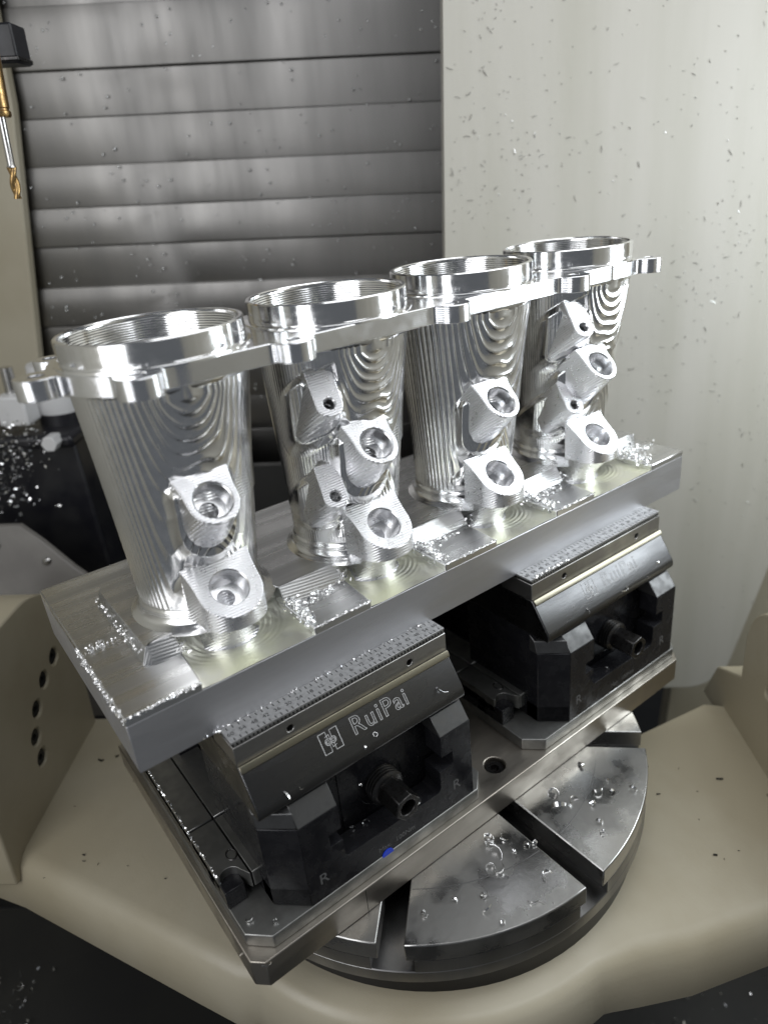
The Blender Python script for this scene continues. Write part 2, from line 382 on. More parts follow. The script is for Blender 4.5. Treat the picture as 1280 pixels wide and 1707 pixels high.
# ------------------------------------------------------------------ base plate
bp_ = empty('base_plate', (185, 60, -157), 'flat steel base plate bolted on the rotary table under both vises', 'plate')
PZ0, PZ1 = -156.9, -139.6
outline = [(22, -33), (356, -33), (362, -27), (362, 166), (16.3, 166), (16.3, -27.5)]
h1 = circle(189.6, -17.1, 6.6, 28)
v, f = prism(outline, PZ0, PZ1, XYZ, [h1]); mesh_obj('plate_body', v, f, 'baseplate', bp_, bevel=0.6)
v, f = lathe([(0.01, -6), (2.6, -6), (2.7, -2.4), (5.4, -2.2), (5.8, -2.8), (5.8, -8)], 24, lambda x, y, z: (189.6 + x, -17.1 + y, PZ1 + z)); mesh_obj('socket_screw', v, f, 'screw', bp_)
# split line and faint engraved mark on the front edge
v, f = box(80.2, 80.6, -33.06, -32.9, PZ0 + 0.5, PZ1 - 0.5); mesh_obj('joint_line', v, f, 'holedark', bp_)

# ------------------------------------------------------------------ self-centring vise (first one; the second is a copy)
def build_vise():
    vz = empty('clamping_vise', (99.5, 72, -139.5), 'black self-centring vise at the near end with a bright engraved maker name', 'vise', 'vises gripping the aluminium block')
    x0, x1 = 37.0, 162.0
    # base: flange, rails
    fl = [(29.5, -29.5), (164, -29.5), (173.5, -20), (173.5, 160), (19.3, 160), (19.3, -19.5)]
    v, f = prism(fl, -139.5, -131.4, XYZ); mesh_obj('base_flange', v, f, 'rail', vz, bevel=0.5)
    v, f = prism([(19.4, 150), (173.4, 150), (173.4, 12), (19.4, 12), ], -131.4, -119.0, XYZ); mesh_obj('base_body', v, f, 'black', vz, bevel=0.6)
    def rail(p, name='rail_plate'):
        v, f = prism(p, -125, -115, XYZ); return mesh_obj(name, v, f, 'rail', vz, bevel=0.5)
    rail([(19.4, 40.6), (33.4, 40.6), (33.4, 150), (19.4, 150)])
    rail([(34.4, 40.6), (50.5, 40.6), (50.5, 150), (34.4, 150)])
    rail([(33.4, 39.2), (19.4, 39.2), (19.4, 4)] + arc(25, 0.5, 5.6, 148, 10, 10) + [(33.4, -4.5)])
    rail([(34.4, -4.5), (50.5, -4.5), (50.5, 39.2), (34.4, 39.2)])
    rail([(148.5, -4.5), (173.4, -4.5), (173.4, 150), (148.5, 150)])
    v, f = prism([(19.4, -131.4), (19.4, -120), (30, -120), (30, -131.4)], -3, 20, lambda u, w_, y: (u, y, w_)); mesh_obj('end_block', v, f, 'black', vz, bevel=0.6)
    for (hx, hy) in ((31, 12), (44, 22)):
        v, f = lathe([(0.01, -0.1), (2.1, -0.05), (2.6, 0.35), (2.9, 0.03)], 20, lambda x, y, z: (hx + x, hy + y * 1.4, -114.95 + z)); mesh_obj('rail_screw', v, f, 'screw', vz)
    for (hy, hz) in ((62, -123), (14, -124)):
        v, f = lathe([(0.01, 1.2), (3.2, 1.2), (3.6, -0.06), (4.0, 0.02)], 20, lambda x, y, z: (19.36 + z, hy + x * 1.5, hz + y)); mesh_obj('side_hole', v, f, 'holedark', vz)
    def side(front):
        s = 1 if front else -1
        Y = (lambda y: y) if front else (lambda y: 144.4 - y)
        # slide body: U-shaped front with stepped opening, chamfered corners
        op = [(74.5, -60), (74.5, -94), (67.2, -94), (67.2, -101.8), (74.5, -101.8), (74.5, -112)] + arc(77.5, -111.5, 3, 180, 270, 4) + [(92.5, -114.5), (134, -115.5)] + arc(134.5, -112, 3.5, 270, 360, 4) + [(138, -101.5), (147.8, -101.5), (147.8, -92.5), (140, -92.5), (140, -60)]
        face = [(x0 + 15.5, -131.3), (x0 + 15.5, -79)] + [(74.5, -79)] + op[1:-1] + [(140, -79), (x1 - 1, -79), (x1 - 1, -131.3)]
        v, f = prism(face, -29, -16, lambda u, w_, y: (u, Y(y), w_)); mesh_obj('slide_body', v, f, 'black', vz, bevel=0.5)
        for (a, b) in ((x0 + 15.5, 74.5), (140, x1 - 1)):     # worn sloped shoulders
            v, f = prism([(-28.9, -79), (-22, -69.5), (-14, -67), (-14, -79)], a, b, lambda y, z, x: (x, Y(y), z)); mesh_obj('shoulder', v, f, 'blacktop', vz, bevel=0.4)
        v, f = prism([(-15, -79), (-13, -71), (-9, -67.5), (-9, -79)], x0 + 1, x0 + 15.5, lambda y, z, x: (x, Y(y - 0.9 * (x - x0 - 1) * (1 if y < -12 else 0)), z)); mesh_obj('shoulder', v, f, 'blacktop', vz, bevel=0.4)
        # chamfered left and right cheeks
        v, f = prism([(x0 + 15.5, -28.9), (x0 + 15.5, -6), (x0 + 1, -6), (x0 + 1, -15.5)], -131.3, -79, XYZ) ; v = [(p[0], Y(p[1]), p[2]) for p in v]; mesh_obj('cheek', v, f, 'black', vz, bevel=0.5)
        v, f = prism([(x0 + 1, -15.5), (x0 + 15.5, -28.9), (x0 + 15.5, 30), (x0 + 1, 30)], -119, -131.2, XYZ); v = [(p[0], Y(p[1]), p[2]) for p in v]; mesh_obj('cheek_foot', v, f, 'black', vz, bevel=0.5)
        v, f = box(x0 + 1.5, x1 - 1.5, -13, 46, -130, -66.5); v = [(p[0], Y(p[1]), p[2]) for p in v]; mesh_obj('slide_core', v, f, 'black', vz, bevel=0.5)
        # jaw: engraved sloping front, ledge, grip head
        jp = [(46, -66), (46, -42), (-12.4, -42), (-13, -42.6), (-24.4, -59.5), (-25.2, -61.5), (-25.2, -65), (-24, -66)]
        def jx(u): return u
        jaw = mesh_obj('jaw', *prism(jp, x0, x1, lambda y, z, x: (x, Y(y), z)), 'jaw', vz, bevel=0.9, seg=3)
        v, f = prism([(-12.35, -41.95), (-13.6, -41.2), (-14.8, -42.6), (-15.5, -44.2), (-15.1, -44.9), (-13.2, -43.2)], x0 + 0.3, x1 - 0.3, lambda y, z, x: (x, Y(y), z)); mesh_obj('oil_groove', v, f, 'yellowband', jaw, bevel=0.3)
        hp = [(x0, -42), (x1, -42), (x1, -31), (x0, -31)]
        v, f = prism(hp, -12.4, 12, lambda u, w_, y: (u, Y(y), w_), [circle(65.5, -36.6, 1.9, 18), circle(137, -37.0, 1.9, 18)]); head = mesh_obj('jaw_head', v, f, 'jawgrip', vz, bevel=0.35)
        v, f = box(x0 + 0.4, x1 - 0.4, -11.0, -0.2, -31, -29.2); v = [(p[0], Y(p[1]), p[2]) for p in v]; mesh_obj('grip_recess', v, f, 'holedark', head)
        v, f = box(x0, x1, -11.6, -0.03, -29.3, -28.1); v = [(p[0], Y(p[1]), p[2]) for p in v]; rl = mesh_obj('ruler_strip', v, f, 'ruler', vz, bevel=0.15)
        if front:
            mb = MB()     # serrated edge below the ruler
            for k in range(60): mb.add(*box(x0 + 1.2 + k * 2.07, x0 + 2.3 + k * 2.07, -11.9, -11.0, -30.6, -29.4))
            mb.build('serration', 'rail', head)
            tk = MB()
            for k in range(-20, 21):
                xc = (x0 + x1) / 2 + k * 3.0
                tk.add(*box(xc - 0.26, xc + 0.26, -3.1, -1.0, -28.12, -28.06)); tk.add(*box(xc - 0.26, xc + 0.26, -11.3, -9.2, -28.12, -28.06))
            tk.build('scale_tick', 'ink', rl, smooth=0)
            dg_ = MB()
            for k in range(-10, 11):
                xc = (x0 + x1) / 2 + k * 6.0
                dg_.add(*text_mesh(str(abs(k * 6)), 3.4, lambda u, v_, w_: (xc + u, -6.3 + v_, -28.07 + w_)))
            dg_.build('scale_number', 'ink', rl, smooth=0)
            # maker name engraved as outlines on the slope
            sl = Vector((0, -11.4, -16.9)).normalized(); nr = Vector((0, -16.9, 11.4)).normalized(); P0 = Vector((0, -18.4, -50.6))
            on = lambda xc: (lambda u, v_, w_: tuple(Vector((xc + u, 0, 0)) + P0 - sl * v_ + nr * (w_ + 0.02)))
            v, f = text_mesh('RuiPai', 12.6, on(111.5), outline=0.17, spacing=1.12); mesh_obj('maker_name', v, f, 'engrave', jaw, smooth=0)
            lg = MB(); ol = on(82.0)
            def stroke(p, closed=True):
                q = [ol(a, b, 0.02) for a, b in p] + ([ol(p[0][0], p[0][1], 0.02)] if closed else [])
                for i in range(len(q) - 1): lg.add(*tube([q[i], q[i + 1]], 0.17, 5))
            stroke([(-5.2, 5), (-1.2, 5), (-1.2, 1.6), (-2.6, 1.2), (-2.6, -1.2), (-1.2, -1.6), (-1.2, -5), (-5.2, -5)])
            stroke([(5.2, 5), (1.2, 5), (1.2, 1.6), (2.6, 1.2), (2.6, -1.2), (1.2, -1.6), (1.2, -5), (5.2, -5)])
            for sx in (-1.5, 1.5):
                stroke(circle(sx, 0, 1.5, 14)); stroke(circle(sx, 0, 0.75, 10))
            stroke([(-2.2, 2.6), (0, 3.2), (0, -3.2), (2.2, -2.6)], False)
            lg.build('maker_logo', 'engrave', jaw, smooth=0)
            for xc, zc in ((61, -118.5), (149, -117.5)):
                v, f = text_mesh('R', 9.5, lambda u, v_, w_: (xc + u, -29.03 - w_, zc + v_)); mesh_obj('letter', v, f, 'engravedim', vz, smooth=0)
            v, f = text_mesh('Max.  100Nm', 4.4, lambda u, v_, w_: (106 + u, -29.03 - w_, -126.5 + v_)); mesh_obj('torque_marking', v, f, 'engravedim', vz, smooth=0)
            v, f = prism(arc(99, -132.2, 3.6, 0, 180, 16), -29.6, -28.5, lambda u, w_, y: (u, y, w_)); mesh_obj('blue_plug', v, f, 'blue', vz)
            # lead screw: thread, hexagon, socket
            sx, sz = 109.5, -99.5
            fs = lambda a, b, z: (sx + a, -z, sz + b)
            pr = [(9.2, -6)]
            for k in range(9): pr += [(9.2, 4 + k * 1.9), (10.3, 4.6 + k * 1.9), (10.3, 5.1 + k * 1.9), (9.2, 5.8 + k * 1.9)]
            pr += [(8.4, 21.5), (0.01, 21.6)]
            sc = mesh_obj('lead_screw', *lathe(pr, 40, fs), 'screw', vz)
            hx = [(8.0 * math.cos(math.radians(60 * k + 12)), 8.0 * math.sin(math.radians(60 * k + 12))) for k in range(6)]
            v, f = prism(hx, 21, 37.5, fs, [circle(0, 0, 4.6, 20)]); mesh_obj('hexagon', v, f, 'screw', sc, bevel=0.5)
            v, f = lathe([(0.01, 30), (4.5, 30), (4.7, 37)], 20, fs); mesh_obj('socket', v, f, 'screw', sc)
            v, f = prism([(84, -128), (136, -128), (136, -66), (84, -66)], -13.4, -12.9, lambda u, w_, y: (u, y, w_), [circle(sx, sz, 13.5, 32)]); mesh_obj('nut_plate', v, f, 'black', vz, bevel=0.4)
    side(True); side(False)
    return vz
vise1 = build_vise()
vise2 = copy_tree(vise1); vise2.location.x += 192 * K
for ch in list(vise2.children):
    if ch.name.startswith('blue_plug'): bpy.data.objects.remove(ch)
vise2['label'] = 'black self-centring vise at the far end, its sloping jaw catching the bright light'

# ------------------------------------------------------------------ the aluminium workpiece
L_, D_, H_ = 396.4, 144.4, 29.3
X0, S_, YC = 65.0, 90.0, 54.5
XB, YB = 62.3, 57.0
wp = empty('machined_workpiece', (198, 72, -29.3), 'bright milled aluminium workpiece with four flared ducts rising from one block', 'workpiece')
pk = [(34.6, 92.3), (126.0, 175.5), (214.5, 265.0), (300.5, 360.5)]
v, f = box(0, L_, 0, D_, -H_, -4); mesh_obj('stock_block', v, f, ['block'], wp, bevel=0.4)
def notch(a, b, y0, y1, r=4): return [(a, y0), (a + 3.0, y1 - r), (a + 3.0 + r, y1), (b - r, y1), (b, y1 - r), (b - 1, y0)]
top = [(0.02, 0.02)]
for a, b in pk: top += [(a, 0.02)] + notch(a, b, 0.02, 40)[1:-1] + [(b, 0.02)]
top += [(L_ - 0.02, 0.02), (L_ - 0.02, D_ - 0.02), (0.02, D_ - 0.02)]
v, f = prism(top, -4.0, 0.0, XYZ, caps=(False, True)); mesh_obj('faced_top', v, f, 'blocktop', wp, bevel=0.7)
for a, b in pk:                                        # scooped pocket floors, slightly dished
    g = 90; xs = np.linspace(a - 0.5, b + 0.5, g); ys = np.linspace(0.15, 40.5, 70)
    Y_, X_ = np.meshgrid(ys, xs, indexing='ij')
    Z_ = -3.55 + 3.0 * np.clip((Y_ - 24) / 16, 0, 1) ** 2 * 1.6 + 0.5 * np.exp(-((X_ - a) / 4) ** 2) + 0.2 * np.sin(X_ * 0.13 + Y_ * 0.07)
    rr = np.hypot(X_ - (a + b) / 2, Y_ - 36)
    Z_ += 0.50 * np.abs(np.sin(rr * 1.2)) * np.exp(-((rr - 20) / 7) ** 2) + 0.3 * np.abs(np.sin(X_ * 0.5 + 0.3 * Y_)) * np.clip((Y_ - 20) / 8, 0, 1)
    mesh_obj('pocket_floor', np.stack([X_, Y_, Z_], -1).reshape(-1, 3), grid_faces(70, g), 'pocket', wp, smooth=60)
# raised pad the ducts stand on
pad = [(19.5, 31), (24, 27)]
for a, b in pk: pad += [(a + 2.5, 27), (a + 3.5, 38), (a + 8, 42), (b - 5, 42), (b - 0.5, 38), (b + 0.5, 27)]
pad += [(380, 27), (384, 31), (384, 104), (378, 108), (26, 108), (19.5, 100)]
def pad_fn(u, v_, w_):
    if v_ < 30 and w_ > 5: v_ += 6
    if w_ > 5 and u < 22: u += 3
    return (u, v_, w_)
mb = MB(); mb.add(*prism(pad, 0.0, 8.6, pad_fn, caps=(False, True))); mb.build('raised_pad', 'blocktop', wp, bevel=2.2, seg=4)

# --- flange plate outline from a smooth union of discs
def flange_outline():
    gx = np.arange(0, 380.01, 0.75); gy = np.arange(-4, 112.01, 0.75)
    GX, GY = np.meshgrid(gx, gy, indexing='ij')
    def circ(cx, cy, r): return np.hypot(GX - cx, GY - cy) - r
    def smin(a, b, k): h = np.clip(0.5 + 0.5 * (b - a) / k, 0, 1); return b * (1 - h) + a * h - k * h * (1 - h)
    xa, xb = 65.5, 335.5
    qx = np.maximum(np.maximum(xa - GX, GX - xb), 0); qy = np.abs(GY - 53.9)
    d = np.hypot(qx, np.maximum(qy - 0, 0)) - 40.3
    left = np.maximum(circ(65.5, 53.9, 45.0), 14.2 - GY); d = np.minimum(d, left)
    for cx, cy, r in FE: d = smin(d, circ(cx, cy, r), 2.6)
    # tie the end ear to the bar
    q = np.maximum(np.abs(GX - 345) - 16, np.abs(GY - 17.5) - 3.6); d = smin(d, q, 4.0)
    nx, ny = d.shape; segs = {}
    def ip(i0, j0, i1, j1):
        a, b = d[i0, j0], d[i1, j1]; t = a / (a - b)
        return (gx[i0] + t * (gx[i1] - gx[i0]), gy[j0] + t * (gy[j1] - gy[j0]))
    s = d < 0
    cell = (s[:-1, :-1].astype(int) + s[1:, :-1] + s[:-1, 1:] + s[1:, 1:])
    link = {}
    pts = {}
    for i, j in zip(*np.where((cell > 0) & (cell < 4))):
        es = []
        for e, (i0, j0, i1, j1) in (((i, j, 0), (i, j, i + 1, j)), ((i + 1, j, 1), (i + 1, j, i + 1, j + 1)), ((i, j + 1, 0), (i, j + 1, i + 1, j + 1)), ((i, j, 1), (i, j, i, j + 1))):
            if s[i0, j0] != s[i1, j1]: es.append(e); pts[e] = ip(i0, j0, i1, j1)
        if len(es) == 2: link.setdefault(es[0], []).append(es[1]); link.setdefault(es[1], []).append(es[0])
    best = []; seen = set()
    for st in list(link):
        if st in seen: continue
        path = [st]; seen.add(st); cur = st
        while True:
            nx_ = [q for q in link[cur] if q not in seen]
            if not nx_: break
            cur = nx_[0]; seen.add(cur); path.append(cur)
        if len(path) > len(best): best = path
    P_ = np.array([pts[e] for e in best])
    for _ in range(2): P_ = 0.5 * P_ + 0.25 * (np.roll(P_, 1, 0) + np.roll(P_, -1, 0))
    return [tuple(p) for p in P_]
FE = [(15.5, 52.0, 9.2), (29, 86, 7.5), (43, 13.5, 9.2), (110.5, 12.2, 9.2), (200.5, 12.2, 9.2), (291.5, 12.2, 9.2), (362, 13, 7.8), (110.5, 95, 9.2), (200.5, 95, 9.2), (291.5, 95, 9.2), (366, 92, 8)]
ZP0, ZP1, ZT, RR = 123.6, 132.2, 142.9, 39.75
ou = flange_outline()
hl = [circle(65.5 + S_ * i, 53.9, 37.6, 72) for i in range(4)] + [circle(cx, cy, 3.2, 20) for cx, cy, r in FE]
v, f = prism(ou, ZP0, ZP1, XYZ, hl)
fp = mesh_obj('flange_plate', v, f, 'plate', wp, smooth=30, bevel=0.35)
for i in range(4):
    cx, cy = 65.5 + S_ * i, 53.9
    pr = []
    for k in range(9):
        z = ZP1 - 1 + k * 1.15; pr += [(37.55, z), (37.30, z + 0.45), (37.45, z + 0.9)]
    pr += [(37.4, ZT - 0.5), (37.9, ZT), (RR - 0.5, ZT), (RR, ZT - 0.5), (RR, ZP1 + 1.6), (RR - 0.5, ZP1 + 1.3), (RR - 0.3, ZP1 + 0.9), (RR + 2.0, ZP1 + 0.5), (RR + 2.2, ZP1 - 0.3)]
    v, f = lathe(pr, 160, lambda x, y, z: (cx + x, cy + y, z)); mesh_obj('rim_ring', v, f, 'ring', fp, smooth=35)

# --- the ducts
def boss_axes(t, az):
    t = math.radians(t); az = math.radians(az)
    n = Vector((-math.sin(az) * math.sin(t), -math.cos(az) * math.sin(t), math.cos(t)))
    ux = Vector((math.cos(az), -math.sin(az), 0)); return n, ux, n.cross(ux)
RAY = [Vector(p) for p in ()]
def along(p, dy):            # slide a point towards the eye until y drops by dy
    p = Vector(p); d = CAM - p; return p + d * (dy / -d.y)
LUG = [along(p, 5.0) for p in [(63.0, 19.5, 27.7), (152.3, 19.5, 27.4), (238.5, 20.2, 27.9), (328, 20.3, 26.6)]]
SCP = [along(p, 5.0) for p in [(62.6, 15.5, 73.0), (150.3, 15.9, 73.3), (237.5, 16.5, 73.2), (325.0, 17.0, 74.5)]]
BOSS = {}
for i in range(4):
    BOSS[i] = [('lug', LUG[i], 39, 0, 17.0, 15.2, 14.0), ('scoop_boss', SCP[i], 45, 0, 13.2, 11.5, 12.0)]
PU = {1: along((129.6, 21.2, 97.6), 4), 3: along((312.8, 21.2, 98.7), 4)}
PL = {1: along((128.6, 25, 49.3), 4), 3: along((310.4, 25, 50.2), 4)}
for i in (1, 3):
    BOSS[i] += [('pad_boss', PU[i], 52, 12, 6.8, 6.6, 17.0), ('pad_boss', PL[i], 52, 14, 6.4, 6.2, 15.0)]
def duct_mesh(i):
    fine = i in (1, 3)
    th = np.concatenate([np.radians(np.linspace(-245, -5, 600, endpoint=False)), np.radians(np.linspace(-5, 115, 70, endpoint=False))])
    nz = 190; zz = np.linspace(8.0, ZP0 + 0.4, nz)
    T, Z = np.meshgrid(th, zz, indexing='xy')
    t = np.clip((Z - 16) / (118 - 16), 0, 1.1)
    Rr = 29.6 + (38.3 - 29.6) * (0.35 * t + 0.65 * t ** 1.25)
    cx = (XB + (65.5 - XB) * np.clip(t, 0, 1)) + S_ * i; cy = YB + (53.9 - YB) * np.clip(t, 0, 1)
    # base collar: fillet, bead, flare
    h = Z - 8.0
    col_ = np.where(h < 10, 6.2 * (1 - np.sqrt(np.clip(1 - (1 - h / 10) ** 2, 0, 1))), 0) + 0.9 * np.exp(-((h - 7.2) / 1.2) ** 2)
    col_ += np.where(h < 2.2, 1.6 * np.sqrt(np.clip(1 - (h / 2.2) ** 2, 0, 1)), 0)
    s = (T + math.pi / 2 + (0.10, 0.02, 0.16, 0.06)[i]) * 34
    d = np.clip(118 - Z, 0, None); de = 62 * np.tanh(d / 62)
    wob = np.zeros_like(T)
    for k in range(5):
        wob += (0.55 / (k + 1)) * np.sin(s * (0.11 * (k + 1)) + i * 2.1 + k) * np.sin(Z * (0.07 * (k + 1)) + 1.3 * k + i)
    mdep = 0.10 + 0.90 * np.exp(-(s / 15.0) ** 2)
    sa = np.abs(s); gs_ = np.where(sa < 14, 0.10 * sa ** 2, 19.6 + 2.25 * (sa - 14))
    phi = d * mdep + gs_ + 2.4 * wob * (0.12 + 0.88 / (1 + np.exp(-(s + 13) / 2.5)))
    per = (5.6, 5.0, 6.1, 5.3)[i]
    u = phi / per; fr = u - np.floor(u)
    # each pass sits a little deeper or higher than the next
    idx = np.floor(u).astype(int); lut = rng.uniform(-1, 1, 400); step = lut[np.clip(idx, 0, 399)]
    arcs = np.exp(-((s + 1) / 20.0) ** 2) * np.clip(1.15 - d / 75, 0, 1)
    A = 0.38 + 0.40 * arcs
    disp = A * (2 * fr - 1) ** 2 + step * 0.05 * arcs
    # right-hand flank: finer, nearly vertical passes
    ur = (s - 0.08 * d) / 1.5; frr = ur - np.floor(ur)
    mr = 1 / (1 + np.exp(-(s - 22) / 3.0))
    disp = disp * (1 - mr) + mr * 0.06 * (2 * frr - 1) ** 2
    if fine:
        ml = 1 / (1 + np.exp((s + 17) / 2.0))
        ul = s / 1.55; fl = ul - np.floor(ul); uz = (Z + 0.25 * s) / 1.25; fz = uz - np.floor(uz)
        patch = np.zeros_like(T)
        for k in range(6): patch += np.sin(s * (0.09 + 0.05 * k) + k * 1.7 + i) * np.sin(Z * (0.06 + 0.045 * k) + k * 2.3 + i)
        pm = np.clip(patch * 0.5, 0, 1)
        dl = 0.07 * (2 * fl - 1) ** 2 + 0.13 * pm * ((2 * fz - 1) ** 2) * (0.4 + 0.6 * (2 * fl - 1) ** 2)
        disp = disp * (1 - ml) + ml * dl
    disp *= np.clip((Z - 16.5) / 3, 0, 1)
    Rr = Rr + disp + col_
    V = np.stack([cx + Rr * np.cos(T), cy + Rr * np.sin(T), Z], -1).reshape(-1, 3)
    for (kind, c, t_, az_, hwt, hw_, up_) in BOSS[i]:
        n_, ux_, uv_ = boss_axes(t_, az_)
        q = V - np.array(c); hgt = q @ np.array(n_); du = q @ np.array(ux_); dv = q @ np.array(uv_)
        mk = (np.abs(du) < hwt + 0.9) & (hgt > -0.8) & (dv < up_) & (dv > -40) & (hgt < 60)
        wgt = np.clip((hwt + 0.9 - np.abs(du)) / 1.3, 0, 1)[mk] * np.clip((hgt[mk] + 0.8) / 0.8, 0, 1)
        V[mk] += np.outer((up_ - dv[mk]) * wgt, np.array(uv_))
    rad_ = np.stack([np.cos(T), np.sin(T), 0 * T], -1).reshape(-1, 3); add = np.zeros(len(V))
    for (kind, c, t_, az_, hwt, hw_, up_) in BOSS[i]:     # blend radius where a boss grows out of the wall
        n_, ux_, uv_ = boss_axes(t_, az_); q = V - np.array(c); hgt = q @ np.array(n_); du = q @ np.array(ux_); dv = q @ np.array(uv_)
        if kind == 'pad_boss': du = np.where(du < 0, np.minimum(du + 3.5, 0), np.maximum(du - 1, 0))
        dd = np.where(dv < 0, np.hypot(du, dv) - hw_, np.abs(du) - hw_)
        wf = 5.5; k_ = np.clip(1 - dd / wf, 0, 1) ** 2 * np.clip((-hgt - 0.5) / 6, 0, 1) * np.clip((up_ + 2 - dv) / 3, 0, 1) * (hgt > -45)
        if kind == 'lug': k_ = k_ * np.clip((V[:, 2] - 21) / 7, 0, 1) * 0.7
        elif kind == 'pad_boss': k_ = k_ * np.clip((V[:, 2] - 24) / 7, 0, 1)
        add = np.maximum(add, 4.2 * k_)
    V += rad_ * add[:, None]
    F = np.array(grid_faces(nz, len(th), wrap=True)); cen = V[F].mean(1); keep = np.ones(len(F), bool)
    for (kind, c, t_, az_, hwt, hw_, up_) in BOSS[i]:
        n_, ux_, uv_ = boss_axes(t_, az_); q = cen - np.array(c); hgt = q @ np.array(n_)
        rad = np.hypot(q @ np.array(ux_), q @ np.array(uv_)); hr = {'lug': 9.2, 'scoop_boss': 8.5}.get(kind, 2.9)
        keep &= ~((rad < hr + 0.9) & (hgt > -26) & (hgt < 3))
    return V, F[keep]
def fast_obj(name, V, F, material, parent):
    me = bpy.data.meshes.new(name); off = np.array(root_of(parent).location) / K
    V = (V - off) * K; F = np.asarray(F)
    me.vertices.add(len(V)); me.vertices.foreach_set('co', V.astype(np.float32).ravel())
    me.loops.add(F.size); me.loops.foreach_set('vertex_index', F.ravel().astype(np.int32))
    me.polygons.add(len(F)); me.polygons.foreach_set('loop_start', np.arange(0, F.size, 4, dtype=np.int32)); me.polygons.foreach_set('loop_total', np.full(len(F), 4, dtype=np.int32))
    me.update(calc_edges=True); me.polygons.foreach_set('use_smooth', [True] * len(F)); me.materials.append(MT[material])
    o = bpy.data.objects.new(name, me); col.objects.link(o); o.parent = parent; return o

def boss(name, parent, c, t, az, hw_top, hw, up, hole_r, length, vertical=None, hole2=3.2, depth=11, draft=(0, 0)):
    """D-shaped boss: face centred on the hole c, face normal tilted t degrees from vertical, heading az degrees off -y"""
    t = math.radians(t); az = math.radians(az)
    n = Vector((-math.sin(az) * math.sin(t), -math.cos(az) * math.sin(t), math.cos(t)))
    ux = Vector((math.cos(az), -math.sin(az), 0)); uv = n.cross(ux)
    c = Vector(c)
    out = [(hw_top, up)] + [(hw + (hw_top - hw) * q ** 2.2, up * q) for q in (0.75, 0.5, 0.25)] + arc(0, 0, hw, 0, -180, 24) + [(-hw - (hw_top - hw) * q ** 2.2, up * q) for q in (0.25, 0.5, 0.75)] + [(-hw_top, up)]
    fn = lambda u, v_, w_: tuple(c + ux * u + uv * v_ + n * w_)
    if vertical is None:
        fd = lambda u, v_, w_: fn(u + (0 if w_ > -1 else (draft[0] if u < -0.5 * hw else (draft[1] if u > 0.5 * hw else draft[0] * max(0, -u / hw)))), v_ - (2.0 if (w_ < -1 and draft[0]) else 0), w_)
        V, F = prism(out, -length, 0, fd, [circle(0, 0, hole_r, 32)], caps=(False, True))
    else:
        V, F = prism(out, lambda p: 0.0, lambda p: 1.0, lambda u, v_, w_: (fn(u, v_, 0) if w_ > 0.5 else (lambda q: (q[0], q[1], min(vertical, q[2])))(fn(u, v_, 0))), caps=(True, True), holes=[circle(0, 0, hole_r, 32)])
        # drop the hole wall made by the vertical extrusion: it is replaced by the bored one below
        keep = []
        nh = len(V) - 64
        for q in F:
            if min(q) >= nh: continue
            keep.append(q)
        F = keep
    b = mesh_obj(name, V, F, 'boss', parent, bevel=0.5 if draft[0] else (0.35 if vertical is not None else 0.6), seg=3)
    pr = [(hole_r + 0.05, 0.0), (hole_r - 0.5, -0.7), (hole_r - 0.5, -depth), (hole2 * 1.35, -depth - 0.3), (hole2 * 1.3, -depth - 14)]
    v, f = lathe(pr, 40, lambda x, y, z: fn(x, y, z)); mesh_obj('bore', v, f, 'hole', parent, smooth=30)
    return b
for i in range(4):
    V, F = duct_mesh(i)
    d = fast_obj('intake_duct', V, F, 'duct', wp)
    cx, cy = 65.5 + S_ * i, 53.9
    # stepped bore
    pr = []
    for k in range(46):
        z = ZP1 - 0.6 - k * 1.45; r = 37.5 - 0.085 * k * 1.45
        pr += [(r, z), (r - 0.30, z - 0.4), (r - 0.12, z - 1.1)]
    v, f = lathe(pr, 120, lambda x, y, z: (cx + x, cy + y, z)); mesh_obj('stepped_bore', v, f, 'bore', d, smooth=60)
    v, f = lathe([(38.2, ZP0 - 3.2), (39.3, ZP0 - 1.6), (39.6, ZP0 + 0.2)], 120, lambda x, y, z: (cx + x, cy + y, z)); mesh_obj('neck_fillet', v, f, 'ring', d)
    # lower lug on its neck
    for (kind, c, t_, az_, hwt, hw_, up_) in BOSS[i]:
        if kind == 'lug':
            boss('lug', d, c, t_, az_, hwt, hw_, up_ + 2, 9.2, 0, vertical=14.5, depth=12)
            pr = [(0.98, -3.4), (0.86, -2.8), (0.76, -1.4), (0.70, 1.5), (0.68, 5.0), (0.74, 9.0), (0.88, 14.6)]
            out = arc(0, 0, 16.2, 0, -180, 28) + [(-16.4, 8), (-16.6, 30), (16.6, 30), (16.4, 8)]
            V = []; n = len(out)
            for k_, z in pr: V += [(c[0] + u * k_, c[1] + 2.0 + v_ * k_ * 0.80 + (14.6 - z) * 0.75, z) for u, v_ in out]
            F = [(q * n + k, q * n + (k + 1) % n, (q + 1) * n + (k + 1) % n, (q + 1) * n + k) for q in range(len(pr) - 1) for k in range(n)]
            mesh_obj('lug_neck', V, F, 'boss', d, smooth=60)
        elif kind == 'scoop_boss': boss('scoop_boss', d, c, t_, az_, hwt, hw_, up_ + 2, 8.5, 46)
        else: boss(kind, d, c, t_, az_, hwt, hw_, up_ + 2, 2.9, 26, hole2=1.6, depth=6, draft=(-6, 2.5))

